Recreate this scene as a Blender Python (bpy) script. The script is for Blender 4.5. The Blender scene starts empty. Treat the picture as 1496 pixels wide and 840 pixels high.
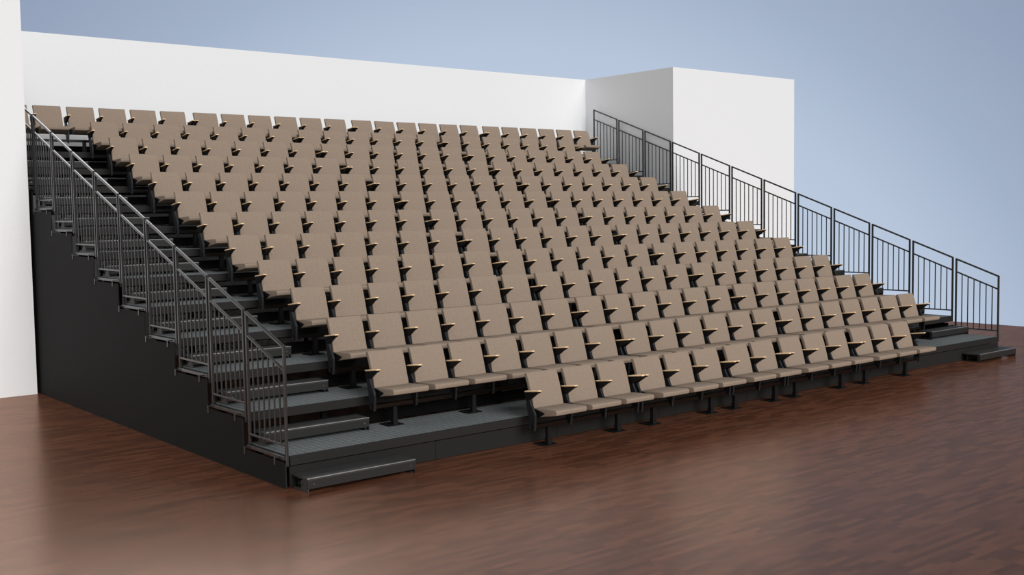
import bpy, bmesh, math, random
from mathutils import Vector, Matrix
random.seed(4)
S = bpy.context.scene
COL = S.collection

# ------------------------------------------------------------------ measures
D, H = 0.9, 0.3259            # going and rise of one tier
NT = 12                       # tiers
W = 14.551                    # width between the two guard rails
SP, GAP = 0.5711, 0.0744      # seat pitch, extra gap where two seat sections meet

# ------------------------------------------------------------------ materials
def mat(name, col, rough=0.5, metal=0.0, spec=0.5):
    m = bpy.data.materials.new(name); m.use_nodes = True
    b = m.node_tree.nodes['Principled BSDF']
    b.inputs['Base Color'].default_value = (*col, 1)
    b.inputs['Roughness'].default_value = rough
    b.inputs['Metallic'].default_value = metal
    b.inputs['Specular IOR Level'].default_value = spec
    return m

def noisy(m, scale, lo, hi, bump=0.0, stretch=(1, 1, 1), detail=4):
    """mottle a material's own colour between two multiples of it, with an optional bump"""
    nt = m.node_tree; N = nt.nodes; L = nt.links
    b = N['Principled BSDF']; c = b.inputs['Base Color'].default_value[:3]
    tc = N.new('ShaderNodeTexCoord'); mp = N.new('ShaderNodeMapping')
    mp.inputs['Scale'].default_value = stretch
    n = N.new('ShaderNodeTexNoise'); n.inputs['Scale'].default_value = scale; n.inputs['Detail'].default_value = detail
    r = N.new('ShaderNodeValToRGB')
    r.color_ramp.elements[0].position = .3; r.color_ramp.elements[1].position = .7
    r.color_ramp.elements[0].color = (*[v * lo for v in c], 1)
    r.color_ramp.elements[1].color = (*[min(1, v * hi) for v in c], 1)
    L.new(tc.outputs['Object'], mp.inputs['Vector']); L.new(mp.outputs['Vector'], n.inputs['Vector'])
    L.new(n.outputs['Fac'], r.inputs['Fac']); L.new(r.outputs['Color'], b.inputs['Base Color'])
    if bump:
        bp = N.new('ShaderNodeBump'); bp.inputs['Strength'].default_value = bump; bp.inputs['Distance'].default_value = .002
        L.new(n.outputs['Fac'], bp.inputs['Height']); L.new(bp.outputs['Normal'], b.inputs['Normal'])
    return m

M = {}
M['wall'] = noisy(mat('white_plaster', (.80, .81, .825), .75, 0, .2), 30, .985, 1.01, .05)
M['fabric'] = noisy(mat('taupe_upholstery', (.275, .214, .166), .95, 0, .1), 110, .84, 1.15, .35)
M['wood'] = noisy(mat('pale_beech', (.88, .62, .36), .45), 40, .9, 1.08, 0, (1, .1, 1))
M['black'] = mat('black_seat_plastic', (.004, .004, .0045), .6, 0, .2)
M['steel'] = noisy(mat('charcoal_stanchion', (.013, .014, .016), .45, 0, .3), 60, .92, 1.06)
M['beam'] = mat('bare_beam_steel', (.13, .125, .12), .2, 1)
M['post'] = mat('black_post_paint', (.007, .007, .0075), .55, 0, .2)
M['frame'] = noisy(mat('black_frame_paint', (.019, .018, .0175), .6, 0, .15), 90, .9, 1.1)
M['flank'] = noisy(mat('charcoal_flank_panel', (.017, .0168, .017), .7, 0, .06), 140, .9, 1.1)
M['kick'] = mat('black_kick_board', (.0035, .0035, .0035), .7, 0, .05)
M['panel'] = noisy(mat('charcoal_panel', (.017, .0165, .016), .7, 0, .12), 140, .9, 1.1)
M['rail'] = noisy(mat('charcoal_rail_paint', (.058, .058, .059), .22, .5, .5), 60, .95, 1.05)
M['step'] = noisy(mat('ribbed_tread_lit', (.036, .036, .0355), .5, 0, .4), 220, .8, 1.2, .1)  # colour lightened to make up for the low key light on step tops
M['riser'] = noisy(mat('step_riser_shaded', (.0185, .0185, .018), .5, 0, .3), 160, .9, 1.1)  # colour darkened as shade, since the low key light brightens step fronts
M['nosing'] = mat('edge_highlight_metal', (.55, .53, .53), .3, .7, .5)  # the bright highlight along the step edge, put into a pale strip
M['bolt'] = mat('zinc_bolt', (.8, .8, .8), .25, 1, .5)

def carpet_mat():
    m = mat('blue_grey_ribbed_carpet', (.085, .107, .112), .95, 0, .1)
    nt = m.node_tree; N = nt.nodes; L = nt.links; b = N['Principled BSDF']
    tc = N.new('ShaderNodeTexCoord')
    n = N.new('ShaderNodeTexNoise'); n.inputs['Scale'].default_value = 75; n.inputs['Detail'].default_value = 4
    w = N.new('ShaderNodeTexWave'); w.wave_type = 'BANDS'; w.bands_direction = 'X'
    w.inputs['Scale'].default_value = 4.2; w.inputs['Distortion'].default_value = 2.5; w.inputs['Detail'].default_value = 2
    a = N.new('ShaderNodeMath'); a.operation = 'MULTIPLY_ADD'; a.inputs[1].default_value = .22
    r = N.new('ShaderNodeValToRGB')
    r.color_ramp.elements[0].position = .35; r.color_ramp.elements[0].color = (.085, .096, .098, 1)
    r.color_ramp.elements[1].position = .85; r.color_ramp.elements[1].color = (.200, .218, .220, 1)
    L.new(tc.outputs['Object'], n.inputs['Vector']); L.new(tc.outputs['Object'], w.inputs['Vector'])
    L.new(w.outputs['Fac'], a.inputs[0]); L.new(n.outputs['Fac'], a.inputs[2])
    L.new(a.outputs[0], r.inputs['Fac']); L.new(r.outputs['Color'], b.inputs['Base Color'])
    bp = N.new('ShaderNodeBump'); bp.inputs['Strength'].default_value = .5; bp.inputs['Distance'].default_value = .004
    L.new(n.outputs['Fac'], bp.inputs['Height']); L.new(bp.outputs['Normal'], b.inputs['Normal'])
    return m
M['carpet'] = carpet_mat()

def floor_mat():
    m = mat('red_brown_strip_parquet', (.09, .04, .026), .34, 0, .5)
    nt = m.node_tree; N = nt.nodes; L = nt.links; b = N['Principled BSDF']
    tc = N.new('ShaderNodeTexCoord')
    br = N.new('ShaderNodeTexBrick'); br.offset = .37; br.offset_frequency = 3
    br.inputs['Scale'].default_value = 1; br.inputs['Mortar Size'].default_value = .0006
    br.inputs['Brick Width'].default_value = .34; br.inputs['Row Height'].default_value = .06
    br.inputs['Color1'].default_value = (0, 0, 0, 1); br.inputs['Color2'].default_value = (1, 1, 1, 1)
    br.inputs['Mortar'].default_value = (.1, .1, .1, 1); br.inputs['Bias'].default_value = 0
    mp = N.new('ShaderNodeMapping'); mp.inputs['Scale'].default_value = (4.5, 60, 1)
    gr = N.new('ShaderNodeTexNoise'); gr.inputs['Scale'].default_value = 2.2; gr.inputs['Detail'].default_value = 6
    gr.inputs['Roughness'].default_value = .65
    mx = N.new('ShaderNodeMath'); mx.operation = 'MULTIPLY_ADD'; mx.inputs[1].default_value = .46
    sub = N.new('ShaderNodeMath'); sub.operation = 'MULTIPLY'; sub.inputs[1].default_value = .54
    r = N.new('ShaderNodeValToRGB'); e = r.color_ramp.elements
    e[0].position = .22; e[0].color = (.047, .0175, .0098, 1)
    e[1].position = .80; e[1].color = (.124, .047, .0245, 1)
    k = e.new(.5); k.color = (.080, .030, .0165, 1)
    L.new(tc.outputs['Object'], br.inputs['Vector']); L.new(tc.outputs['Object'], mp.inputs['Vector'])
    L.new(mp.outputs['Vector'], gr.inputs['Vector']); L.new(gr.outputs['Fac'], sub.inputs[0])
    L.new(br.outputs['Color'], mx.inputs[0]); L.new(sub.outputs[0], mx.inputs[2])
    L.new(mx.outputs[0], r.inputs['Fac'])
    rr = N.new('ShaderNodeMapRange'); rr.inputs['To Min'].default_value = .22; rr.inputs['To Max'].default_value = .28
    L.new(gr.outputs['Fac'], rr.inputs['Value'])
    df = N.new('ShaderNodeBsdfDiffuse'); gl = N.new('ShaderNodeBsdfGlossy'); ad = N.new('ShaderNodeAddShader')
    L.new(r.outputs['Color'], df.inputs['Color']); gl.inputs['Color'].default_value = (.31, .23, .188, 1)
    L.new(rr.outputs['Result'], gl.inputs['Roughness'])
    L.new(df.outputs[0], ad.inputs[0]); L.new(gl.outputs[0], ad.inputs[1])
    out = [n for n in N if n.type == 'OUTPUT_MATERIAL'][0]; L.new(ad.outputs[0], out.inputs['Surface']); N.remove(b)
    return m
M['floor'] = floor_mat()

# ------------------------------------------------------------------ mesh helpers
def box(bm, x0, x1, y0, y1, z0, z1):
    v = [bm.verts.new(p) for p in ((x0,y0,z0),(x1,y0,z0),(x1,y1,z0),(x0,y1,z0),(x0,y0,z1),(x1,y0,z1),(x1,y1,z1),(x0,y1,z1))]
    for f in ((0,3,2,1),(4,5,6,7),(0,1,5,4),(1,2,6,5),(2,3,7,6),(3,0,4,7)): bm.faces.new([v[i] for i in f])

def prism(bm, poly, x0, x1):
    """polygon in (y, z) pulled along x"""
    a = [bm.verts.new((x0, y, z)) for y, z in poly]; b = [bm.verts.new((x1, y, z)) for y, z in poly]
    n = len(poly)
    bm.faces.new(a); bm.faces.new(b[::-1])
    for i in range(n): bm.faces.new((a[i], b[i], b[(i+1) % n], a[(i+1) % n]))

def bar(bm, p, q, w, h):
    """square tube from p to q in a plane of constant x; w across x, h across its run"""
    p, q = Vector(p), Vector(q); d = (q - p).normalized(); s = Vector((1, 0, 0)); u = s.cross(d).normalized()
    vs = []
    for c in (p, q):
        for a, b in ((-1,-1),(1,-1),(1,1),(-1,1)): vs.append(bm.verts.new(c + s*a*w/2 + u*b*h/2))
    for f in ((0,1,2,3),(7,6,5,4),(0,4,5,1),(1,5,6,2),(2,6,7,3),(3,7,4,0)): bm.faces.new([vs[i] for i in f])

def cyl(bm, p, q, r, n=8):
    p, q = Vector(p), Vector(q); d = (q - p).normalized()
    s = d.orthogonal().normalized(); u = d.cross(s); A = []; B = []
    for i in range(n):
        t = 2*math.pi*i/n; o = s*math.cos(t)*r + u*math.sin(t)*r
        A.append(bm.verts.new(p + o)); B.append(bm.verts.new(q + o))
    bm.faces.new(A[::-1]); bm.faces.new(B)
    for i in range(n): bm.faces.new((A[i], A[(i+1) % n], B[(i+1) % n], B[i]))

def mesh(name, build, material, bevel=0, seg=2, smooth=False):
    bm = bmesh.new(); build(bm)
    bmesh.ops.recalc_face_normals(bm, faces=bm.faces[:])
    if bevel:
        es = [e for e in bm.edges if len(e.link_faces) == 2 and e.calc_face_angle(0) > .5]
        bmesh.ops.bevel(bm, geom=es, offset=bevel, segments=seg, affect='EDGES', profile=.5, clamp_overlap=True)
        bmesh.ops.recalc_face_normals(bm, faces=bm.faces[:])
    me = bpy.data.meshes.new(name); bm.to_mesh(me); bm.free()
    me.materials.append(M[material] if isinstance(material, str) else material)
    if smooth:
        for p in me.polygons: p.use_smooth = True
        try: me.set_sharp_from_angle(angle=math.radians(38))
        except Exception: pass
    return me

def obj(name, me, parent=None, loc=(0, 0, 0)):
    o = bpy.data.objects.new(name, me); COL.objects.link(o); o.location = loc
    if parent: o.parent = parent
    return o

def thing(name, label, cat, loc, group=None, me=None):
    o = obj(name, me, None, loc); o['label'] = label; o['category'] = cat
    if group: o['group'] = group
    return o

def struct(name, build, material, label, cat, bevel=0):
    o = obj(name, mesh(name, build, material, bevel)); o['kind'] = 'structure'; o['label'] = label; o['category'] = cat
    return o

ORD = ['first','second','third','fourth','fifth','sixth','seventh','eighth','ninth','tenth','eleventh','twelfth','thirteenth']

# ------------------------------------------------------------------ setting
LX, RX, WY, BY, WZ, RE = -.099, 14.654, 8.128, 11.174, 6.134, 19.44
struct('floor', lambda bm: box(bm, -14, 19.36, -16, 11.6, -.12, 0), 'floor', 'glossy red-brown strip parquet floor', 'floor')
struct('wall_back', lambda bm: box(bm, LX-.02, RX+.02, BY, BY+.35, 0, WZ), 'wall', 'white wall behind the top row of seats', 'wall')
struct('wall_left', lambda bm: box(bm, -6.0, LX, WY, BY+.35, 0, WZ), 'wall', 'white wall block left of the seating', 'wall')
struct('wall_right', lambda bm: box(bm, RX, RE-.06, WY, BY+.35, 0, WZ), 'wall', 'white wall block right of the seating', 'wall')

# ------------------------------------------------------------------ tiers
def tier(i):
    y0, z = D*(i-1), H*i
    which = ('lowest' if i == 1 else 'topmost' if i == NT else ORD[i-1])
    lab = {1: 'lowest carpeted seating tier, with the skirt panels along the parquet',
           NT: 'topmost carpeted seating tier, under the back row of seats'}.get(i, 'grey carpeted seating tier, %s up from the parquet' % which)
    t = thing('seating_tier', lab, 'platform', (0, y0, 0), 'stepped seating tiers')
    x0, x1 = .0, W
    obj('deck_board', mesh('deck_board', lambda bm: box(bm, x0+.021, x1-.021, .03, D-.003, z-.04, z-.008), 'frame'), t)
    obj('carpet', mesh('carpet', lambda bm: box(bm, x0+.021, x1-.021, .018, D-.003, z-.008, z), 'carpet'), t)
    def fasc(bm):
        box(bm, x0+.021, x1-.021, .0, .018, z-.100, z+.001)
        box(bm, x0+.021, x1-.021, .018, .06, z-.100, z-.088)
    obj('fascia', mesh('fascia', fasc, 'frame', .003), t)
    def sidebar(x):
        def f(bm):
            box(bm, x-.012, x+.02, .056, D+.004, z-.05, z-.012)
        return f
    for x in (x0-.01, x1):
        sb = obj('edge_bar', mesh('edge_bar', sidebar(x), 'rail', .004), t)
        for yy in (.2, D-.012):
            def clipm(bm):
                if x < 1: box(bm, x-.049, x-.040, yy-.012, yy+.012, z-.110, z-.03); box(bm, x-.040, x-.010, yy-.012, yy+.012, z-.042, z-.03)
                else: box(bm, x-.019, x-.009, yy-.012, yy+.012, z-.105, z-.03)
            obj('clip', mesh('clip', clipm, 'rail', .002), sb)
    # kick board along the rear of the tread, under the next tier's nosing
    obj('kick_board', mesh('kick_board', lambda bm: box(bm, x0+.05, x1-.05, D-.04, D-.015, z+.03, z+.155), 'kick', .003), t)
    # underframe
    def under(bm):
        for yy in (.08, D-.12): box(bm, x0+.05, x1-.05, yy, yy+.05, z-.12, z-.04)
        for k in range(9):
            xx = .98 + k*1.57
            box(bm, xx-.025, xx+.025, .1, D-.1, z-.11, z-.04)
    obj('underframe', mesh('underframe', under, 'kick'), t)
    if i == 1:
        n = 8
        for k in range(n):
            a, b = .02 + k*(W-.02)/n, .02 + (k+1)*(W-.02)/n - .004
            obj('skirt_panel', mesh('skirt_panel', lambda bm: box(bm, a, b, .022, .04, .004, z-.112), 'panel', .002), t)
    for xx in (.98, 5.69, 10.4, 13.54):
        obj('support_post', mesh('support_post', lambda bm: box(bm, xx-.03, xx+.03, .085, .135, 0, z-.04), 'kick'), t)
    return t
for i in range(1, NT+1): tier(i)

# stepped closing panel on the left flank
def flank(bm, f=0.0, drop=.066):
    pts = [(-.014+f, 0)]
    for i in range(1, NT+1):
        yf = (-.014 if i == 1 else D*(i-1) + .035) + f
        yb = D*i + .035 + f if i < NT else D*NT
        pts += [(yf, H*i - drop), (yb, H*i - drop)]
    pts += [(D*NT, 0)]
    prism(bm, pts[::-1], -.048, -.032)
thing('side_panel', 'charcoal stepped panel closing the left flank of the seating', 'panel', (0, 0, 0), None, mesh('side_panel', flank, 'flank'))
thing('side_panel', 'dark stepped panel closing the right flank, beyond the right railing', 'panel', (W+.072, 0, 0), None, mesh('side_panel', lambda bm: flank(bm, .09, .15), 'flank'))

# ------------------------------------------------------------------ aisle steps
SW = 1.29
def step_meshes(dp=.268):
    def tread(bm): box(bm, 0, SW, 0, dp, .125, .145)
    def front(bm): box(bm, 0, SW, -.002, .016, .038, .128)
    def nose(bm): box(bm, 0, SW, -.0045, .016, .1405, .1475)
    def plate(bm):   # flank plate at the outer end
        prism(bm, [(.002, 0), (.002, .127), (.10, .127), (.15, .10), (.15, .03), (dp-.006, .018), (dp-.006, 0)], .0, .012)
    def foot(bm): box(bm, SW-.012, SW, .002, .05, 0, .127); box(bm, SW-.05, SW, .03, .262, 0, .012)
    def back(bm): box(bm, .03, SW-.03, .25, .265, .02, .125)
    def lever(bm):
        cyl(bm, (-.008, .12, .07), (.03, .12, .07), .012); cyl(bm, (-.006, .17, .075), (.03, .17, .075), .008)
    def bolt(bm): cyl(bm, (0, -.006, 0), (0, 0, 0), .007, 10)
    return dict(tread=mesh('tread', tread, 'step'), riser=mesh('riser', front, 'riser', .004, 2),
                nosing=mesh('nosing', nose, 'nosing', .003, 2), end_plate=mesh('end_plate', plate, 'step', .002),
                foot=mesh('foot', foot, 'frame'), back_rail=mesh('back_rail', back, 'frame'),
                bolt=mesh('bolt', bolt, 'bolt'), fixing=mesh('fixing', lever, 'steel'))
SM = step_meshes(); SM_FLOOR = step_meshes(.315)
def step(x, y, z, side, where):
    SM = SM_FLOOR if z == 0 else globals()['SM']
    s = thing('aisle_step', 'dark metal step with highlight-painted nosing in the %s aisle, %s' % (side, where), 'step', (x, y, z), 'steps in the %s aisle' % side)
    for k in ('tread', 'riser', 'nosing', 'back_rail'): obj(k, SM[k], s)
    pl = obj('end_plate', SM['end_plate'], s); fo = obj('foot', SM['foot'], s); fx = obj('fixing', SM['fixing'], pl)
    if side == 'right':      # handed the other way round
        for o in (pl, fo): o.scale.x = -1; o.location.x = SW
    for bx in (.065, SW-.065): obj('bolt', SM['bolt'], s, (bx, -.002, .085))
for side, x in (('left', .035), ('right', W-SW-.027)):
    step(x, -.325, 0, side, 'standing on the parquet')
    for i in range(1, NT):
        step(x, D*i-.315, H*i+.001, side, ('on the lowest tier' if i == 1 else 'on the %s tier up' % ORD[i-1]))

# ------------------------------------------------------------------ guard rails
RT = .030
def rail_meshes():
    yf, yr = .032, .858; zf = 1.436; zr = zf + (yr-yf)*H/D
    zm = lambda y: zf - .24 + (y-yf)*H/D
    r = {}
    r['front_post'] = mesh('front_post', lambda bm: box(bm, -.015, .015, yf-.015, yf+.015, .217, zf), 'rail', .004)
    r['rear_post'] = mesh('rear_post', lambda bm: box(bm, -.015, .015, yr-.015, yr+.015, .316, zr), 'rail', .004)
    r['handrail'] = mesh('handrail', lambda bm: bar(bm, (0, yf-.015, zf-.006), (0, yr+.015, zr+.005), .032, .030), 'rail', .006)
    r['mid_rail'] = mesh('mid_rail', lambda bm: bar(bm, (0, yf+.01, zm(yf+.01)), (0, yr-.01, zm(yr-.01)), .026, .026), 'rail', .005)
    r['bottom_rail'] = mesh('bottom_rail', lambda bm: bar(bm, (0, yf+.01, .430), (0, yr-.01, .430), .028, .024), 'rail', .005)
    for k in range(6):
        y = yf + (yr-yf)*(k+1)/7
        r['baluster%d' % k] = mesh('baluster', lambda bm: bar(bm, (0, y, .432), (0, y, zm(y)), .016, .016), 'rail', .003)
    return r
RM = rail_meshes()
for side, x in (('left', 0.0), ('right', W)):
    last = NT - 1 if side == 'left' else NT      # the left one behind the wall block's corner is out of sight
    for i in range(1, last+1):
        w = 'lowest, standing at the floor' if i == 1 else 'topmost, beside the wall' if i == last else '%s up from the floor' % ORD[i-1]
        g = thing('guard_rail', 'charcoal barred railing panel on the %s side, %s' % (side, w), 'railing', (x, D*(i-1), H*(i-1)), 'railing panels on the %s side' % side)
        for k, me in RM.items(): obj('baluster' if k.startswith('bal') else k, me, g)

# ------------------------------------------------------------------ seats
def seat_meshes():
    hw = .24
    def cushion(bm, c=0.0):
        sec = [(-.628, .470), (-.634, .452), (-.626, .418), (-.61, .411), (-.45, .385), (-.27, .352), (-.235, .36), (-.222, .40),
               (-.222, .445), (-.235, .458), (-.40, .470), (-.60, .479)]
        prism(bm, [(y + (c if y < -.5 else 0), z) for y, z in sec], -hw, hw)
    def back(bm):
        fr = [(.405, -.240), (.44, -.236), (.52, -.216), (.62, -.188), (.72, -.158), (.80, -.129), (.862, -.101)]
        th = .052
        front = [(y, z) for z, y in fr]; rear = [(y + th, z - .014) for z, y in fr]
        n = 7; L = []
        for row in (front, rear):
            rows = []
            for y, z in row:
                rr = []
                for k in range(n):
                    x = -.235 + .47*k/(n-1); dip = .010*(1-(2*k/(n-1)-1)**2)
                    rr.append(bm.verts.new((x, y + (dip if row is front else 0), z)))
                rows.append(rr)
            L.append(rows)
        A, B = L; m = len(A)
        for i in range(m-1):
            for k in range(n-1):
                bm.faces.new((A[i][k], A[i][k+1], A[i+1][k+1], A[i+1][k]))
                bm.faces.new((B[i][k], B[i+1][k], B[i+1][k+1], B[i][k+1]))
            bm.faces.new((A[i][0], A[i+1][0], B[i+1][0], B[i][0]))
            bm.faces.new((A[i][n-1], B[i][n-1], B[i+1][n-1], A[i+1][n-1]))
        for k in range(n-1):
            bm.faces.new((A[0][k], B[0][k], B[0][k+1], A[0][k+1]))
            bm.faces.new((A[m-1][k], A[m-1][k+1], B[m-1][k+1], B[m-1][k]))
    def hinge(sx):
        return lambda bm: prism(bm, [(-.43, .418), (-.33, .440), (-.24, .452), (-.205, .44), (-.21, .37), (-.27, .345), (-.36, .375)], sx*.24, sx*.2465)
    def stanchion(bm):
        prism(bm, [(-.222, .575), (-.258, .50), (-.302, .43), (-.322, .39), (-.318, .30), (-.306, .20), (-.283, .195), (-.281, .271),
                   (-.230, .271), (-.229, .218), (-.219, .235), (-.205, .34), (-.182, .43), (-.165, .50), (-.156, .575)], -.0145, .0145)
    def bracket(bm):
        prism(bm, [(-.398, .675), (-.398, .664), (-.345, .640), (-.232, .566), (-.165, .560), (-.145, .60), (-.145, .643)], -.019, .019)
    def pad(bm):
        prism(bm, [(-.404, .676), (-.146, .643), (-.144, .659), (-.402, .692)], -.0255, .0255)
    r = dict(cushion=mesh('cushion', cushion, 'fabric', .007, 3, True), short=mesh('cushion', lambda bm: cushion(bm, .088), 'fabric', .007, 3, True), backrest=mesh('backrest', back, 'fabric', .010, 3, True),
             stanchion=mesh('stanchion', stanchion, 'steel', .004), armrest_bracket=mesh('armrest_bracket', bracket, 'black', .004),
             armrest=mesh('armrest', pad, 'wood', .006, 3, True),
             hl=mesh('hinge_bracket', hinge(-1), 'black'), hr=mesh('hinge_bracket', hinge(1), 'black'))
    return r
Q = seat_meshes()

def add_arm(t, dx):
    st = obj('stanchion', Q['stanchion'], t, (dx, 0, 0))
    br = obj('armrest_bracket', Q['armrest_bracket'], t, (dx, 0, 0))
    obj('armrest', Q['armrest'], t, (dx, 0, 0))

def row_name(r): return 'front row' if r == 1 else 'back row' if r == 13 else '%s row from the front' % ORD[r-1]

def seat(x, y, z, r, k, n, end):
    if k == 0: pos = 'leftmost'
    elif k == n-1: pos = 'rightmost'
    elif k < n/2: pos = '%s from the left' % ORD[k]
    else: pos = '%s from the right' % ORD[n-1-k]
    t = thing('theatre_seat', 'taupe upholstered seat, %s in the %s' % (pos, row_name(r)), 'seat', (x, y, z), 'taupe seats in the ' + row_name(r))
    obj('cushion', Q['short' if r == 13 else 'cushion'], t); obj('backrest', Q['backrest'], t)
    obj('hinge_bracket', Q['hl'], t); obj('hinge_bracket', Q['hr'], t)
    add_arm(t, -SP/2)
    if end: add_arm(t, SP/2)

post_me = mesh('beam_post', lambda bm: box(bm, -.026, .026, -.29, -.234, .002, .222), 'post', .003)
sleeve_me = mesh('sleeve', lambda bm: box(bm, -.031, .031, -.2955, -.2285, .004, .085), 'post', .003)
post_short = mesh('beam_post', lambda bm: box(bm, -.026, .026, -.29, -.234, .040, .222), 'post', .003)
plate_me = mesh('base_plate', lambda bm: box(bm, -.105, .105, -.31, -.10, 0, .010), 'black', .002)
def seat_beam(x0, x1, y, z, r, j, nm):
    sec = {3: ['left', 'middle', 'right'], 4: ['leftmost', 'left of centre', 'right of centre', 'rightmost'],
           5: ['leftmost', 'second from left', 'centre', 'second from right', 'rightmost']}[nm][j]
    t = thing('seat_rail', 'steel rail under %s section, %s' % (sec, row_name(r)), 'seat rail', (0, y, z), 'rails carrying the seats')
    obj('crossbar', mesh('crossbar', lambda bm: box(bm, x0+.02, x1-.02, -.276, -.236, .2225, .266), 'beam', .004), t)
    m = int(round((x1-x0)/SP))
    if r == 1: xs = ROW1_POSTS[2*j:2*j+2]
    else: xs = [x0 + SP*(k+.5) for k in sorted(set(list(range(0, m, 2)) + [m-1]))]
    for xx in xs:
        fo = obj('beam_post', post_short if r == 13 else post_me, t, (xx, 0, 0))
        dz = .037 if r == 13 else 0
        obj('base_plate', plate_me, fo, (0, 0, dz)); obj('sleeve', sleeve_me, fo, (0, 0, dz))

ROW1_POSTS = [3.285, 4.435, 5.075, 6.20, 6.70, 7.585, 8.07, 9.21, 9.845, 10.99]
def row(r):
    if r == 1: X, y, z, mods = 3.019, .0264, .002, [3, 3, 2, 3, 3]
    elif r == 13: X, y, z, mods = .0025, D*12 - .388, H*12 - .035, [6, 6, 6, 6]
    else: X, y, z, mods = 1.3834, D*(r-1), H*(r-1) + .0015, [7, 6, 7]
    if r == 1: z = 0.0
    X += .0255; k = 0; n = sum(mods)
    for j, m in enumerate(mods):
        a = X + SP*k + GAP*j
        for q in range(m):
            seat(a + SP*(q+.5), y, z + (.0 if r == 1 else 0), r, k, n, q == m-1); k += 1
        seat_beam(a, a + SP*m, y, z, r, j, len(mods))
for r in range(1, 14): row(r)

# ------------------------------------------------------------------ sky and sun
wd = bpy.data.worlds.new('sky'); S.world = wd; wd.use_nodes = True
nt = wd.node_tree; N = nt.nodes; L = nt.links
bg = N['Background']
tc = N.new('ShaderNodeTexCoord'); 
rp = N.new('ShaderNodeValToRGB'); e = rp.color_ramp.elements
# pale haze low beyond the seating, deepening away from it
hz = N.new('ShaderNodeVectorMath'); hz.operation = 'DOT_PRODUCT'
hz.inputs[1].default_value = Vector((.606, .747, -.275)).normalized()
L.new(tc.outputs['Generated'], hz.inputs[0])
ac = N.new('ShaderNodeMath'); ac.operation = 'ARCCOSINE'; L.new(hz.outputs['Value'], ac.inputs[0])
mr = N.new('ShaderNodeMapRange'); mr.inputs['From Max'].default_value = math.radians(60)
L.new(ac.outputs[0], mr.inputs['Value']); L.new(mr.outputs['Result'], rp.inputs['Fac'])
e[0].position = .36; e[0].color = (.50, .59, .73, 1)
e[1].position = 1.0; e[1].color = (.05, .055, .065, 1)
for deg, c in ((24.5, (.465, .555, .695)), (29, (.365, .445, .58)), (33.5, (.305, .375, .508)), (36.3, (.275, .34, .465)), (40, (.12, .15, .20)), (45, (.07, .08, .10))):
    k = e.new(deg/60); k.color = (*c, 1)
# added bright spot in the sky, out of view, to whiten the upper handrails
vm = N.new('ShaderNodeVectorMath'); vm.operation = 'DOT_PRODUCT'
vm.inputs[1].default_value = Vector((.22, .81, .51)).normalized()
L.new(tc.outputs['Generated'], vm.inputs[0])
glow = N.new('ShaderNodeMapRange'); glow.interpolation_type = 'SMOOTHSTEP'
glow.inputs['From Min'].default_value = math.cos(math.radians(17)); glow.inputs['From Max'].default_value = math.cos(math.radians(7))
glow.inputs['To Max'].default_value = 3.6
L.new(vm.outputs['Value'], glow.inputs['Value'])
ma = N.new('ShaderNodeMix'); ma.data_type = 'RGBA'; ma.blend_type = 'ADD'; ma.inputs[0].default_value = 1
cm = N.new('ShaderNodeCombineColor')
for q in ('Red', 'Green', 'Blue'): L.new(glow.outputs['Result'], cm.inputs[q])
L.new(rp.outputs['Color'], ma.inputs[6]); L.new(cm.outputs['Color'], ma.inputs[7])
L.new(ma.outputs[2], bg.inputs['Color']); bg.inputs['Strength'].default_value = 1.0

def lamp(name, az, el, strength, angle, col):
    """a sun standing at azimuth az (degrees to the right of straight in front of the seats) and elevation el"""
    l = bpy.data.lights.new(name, 'SUN'); l.energy = strength; l.angle = math.radians(angle); l.color = col
    o = bpy.data.objects.new(name, l); COL.objects.link(o)
    a, b = math.radians(az), math.radians(el)
    p = Vector((math.sin(a)*math.cos(b), -math.cos(a)*math.cos(b), math.sin(b)))
    o.rotation_euler = (-p).to_track_quat('-Z', 'Y').to_euler(); o.location = Vector((7, 4, 0)) + p*25
lamp('key_sun', -3, 25, 2.85, 36, (1, .99, .975))
lamp('fill_sun', -75, 35, 1.05, 90, (1, .99, .98))

# ------------------------------------------------------------------ camera
cam = bpy.data.cameras.new('camera'); co = bpy.data.objects.new('camera', cam); COL.objects.link(co)
rt = Vector((0.77348382, -0.63364334, -0.01479502)); up = Vector((0.05541753, 0.04435756, 0.99747747)); fw = Vector((0.63138869, 0.77235259, -0.0694248))
mw = Matrix(((rt.x, up.x, -fw.x, -5.19758655), (rt.y, up.y, -fw.y, -9.97168313), (rt.z, up.z, -fw.z, 2.77141196), (0, 0, 0, 1)))
co.matrix_world = mw
cam.sensor_width = 36; cam.lens = 1610.662/1496*36; cam.clip_end = 300
S.camera = co
v = S.view_settings; v.view_transform = 'Standard'; v.look = 'None'; v.gamma = 1; v.exposure = 0; v.use_curve_mapping = False
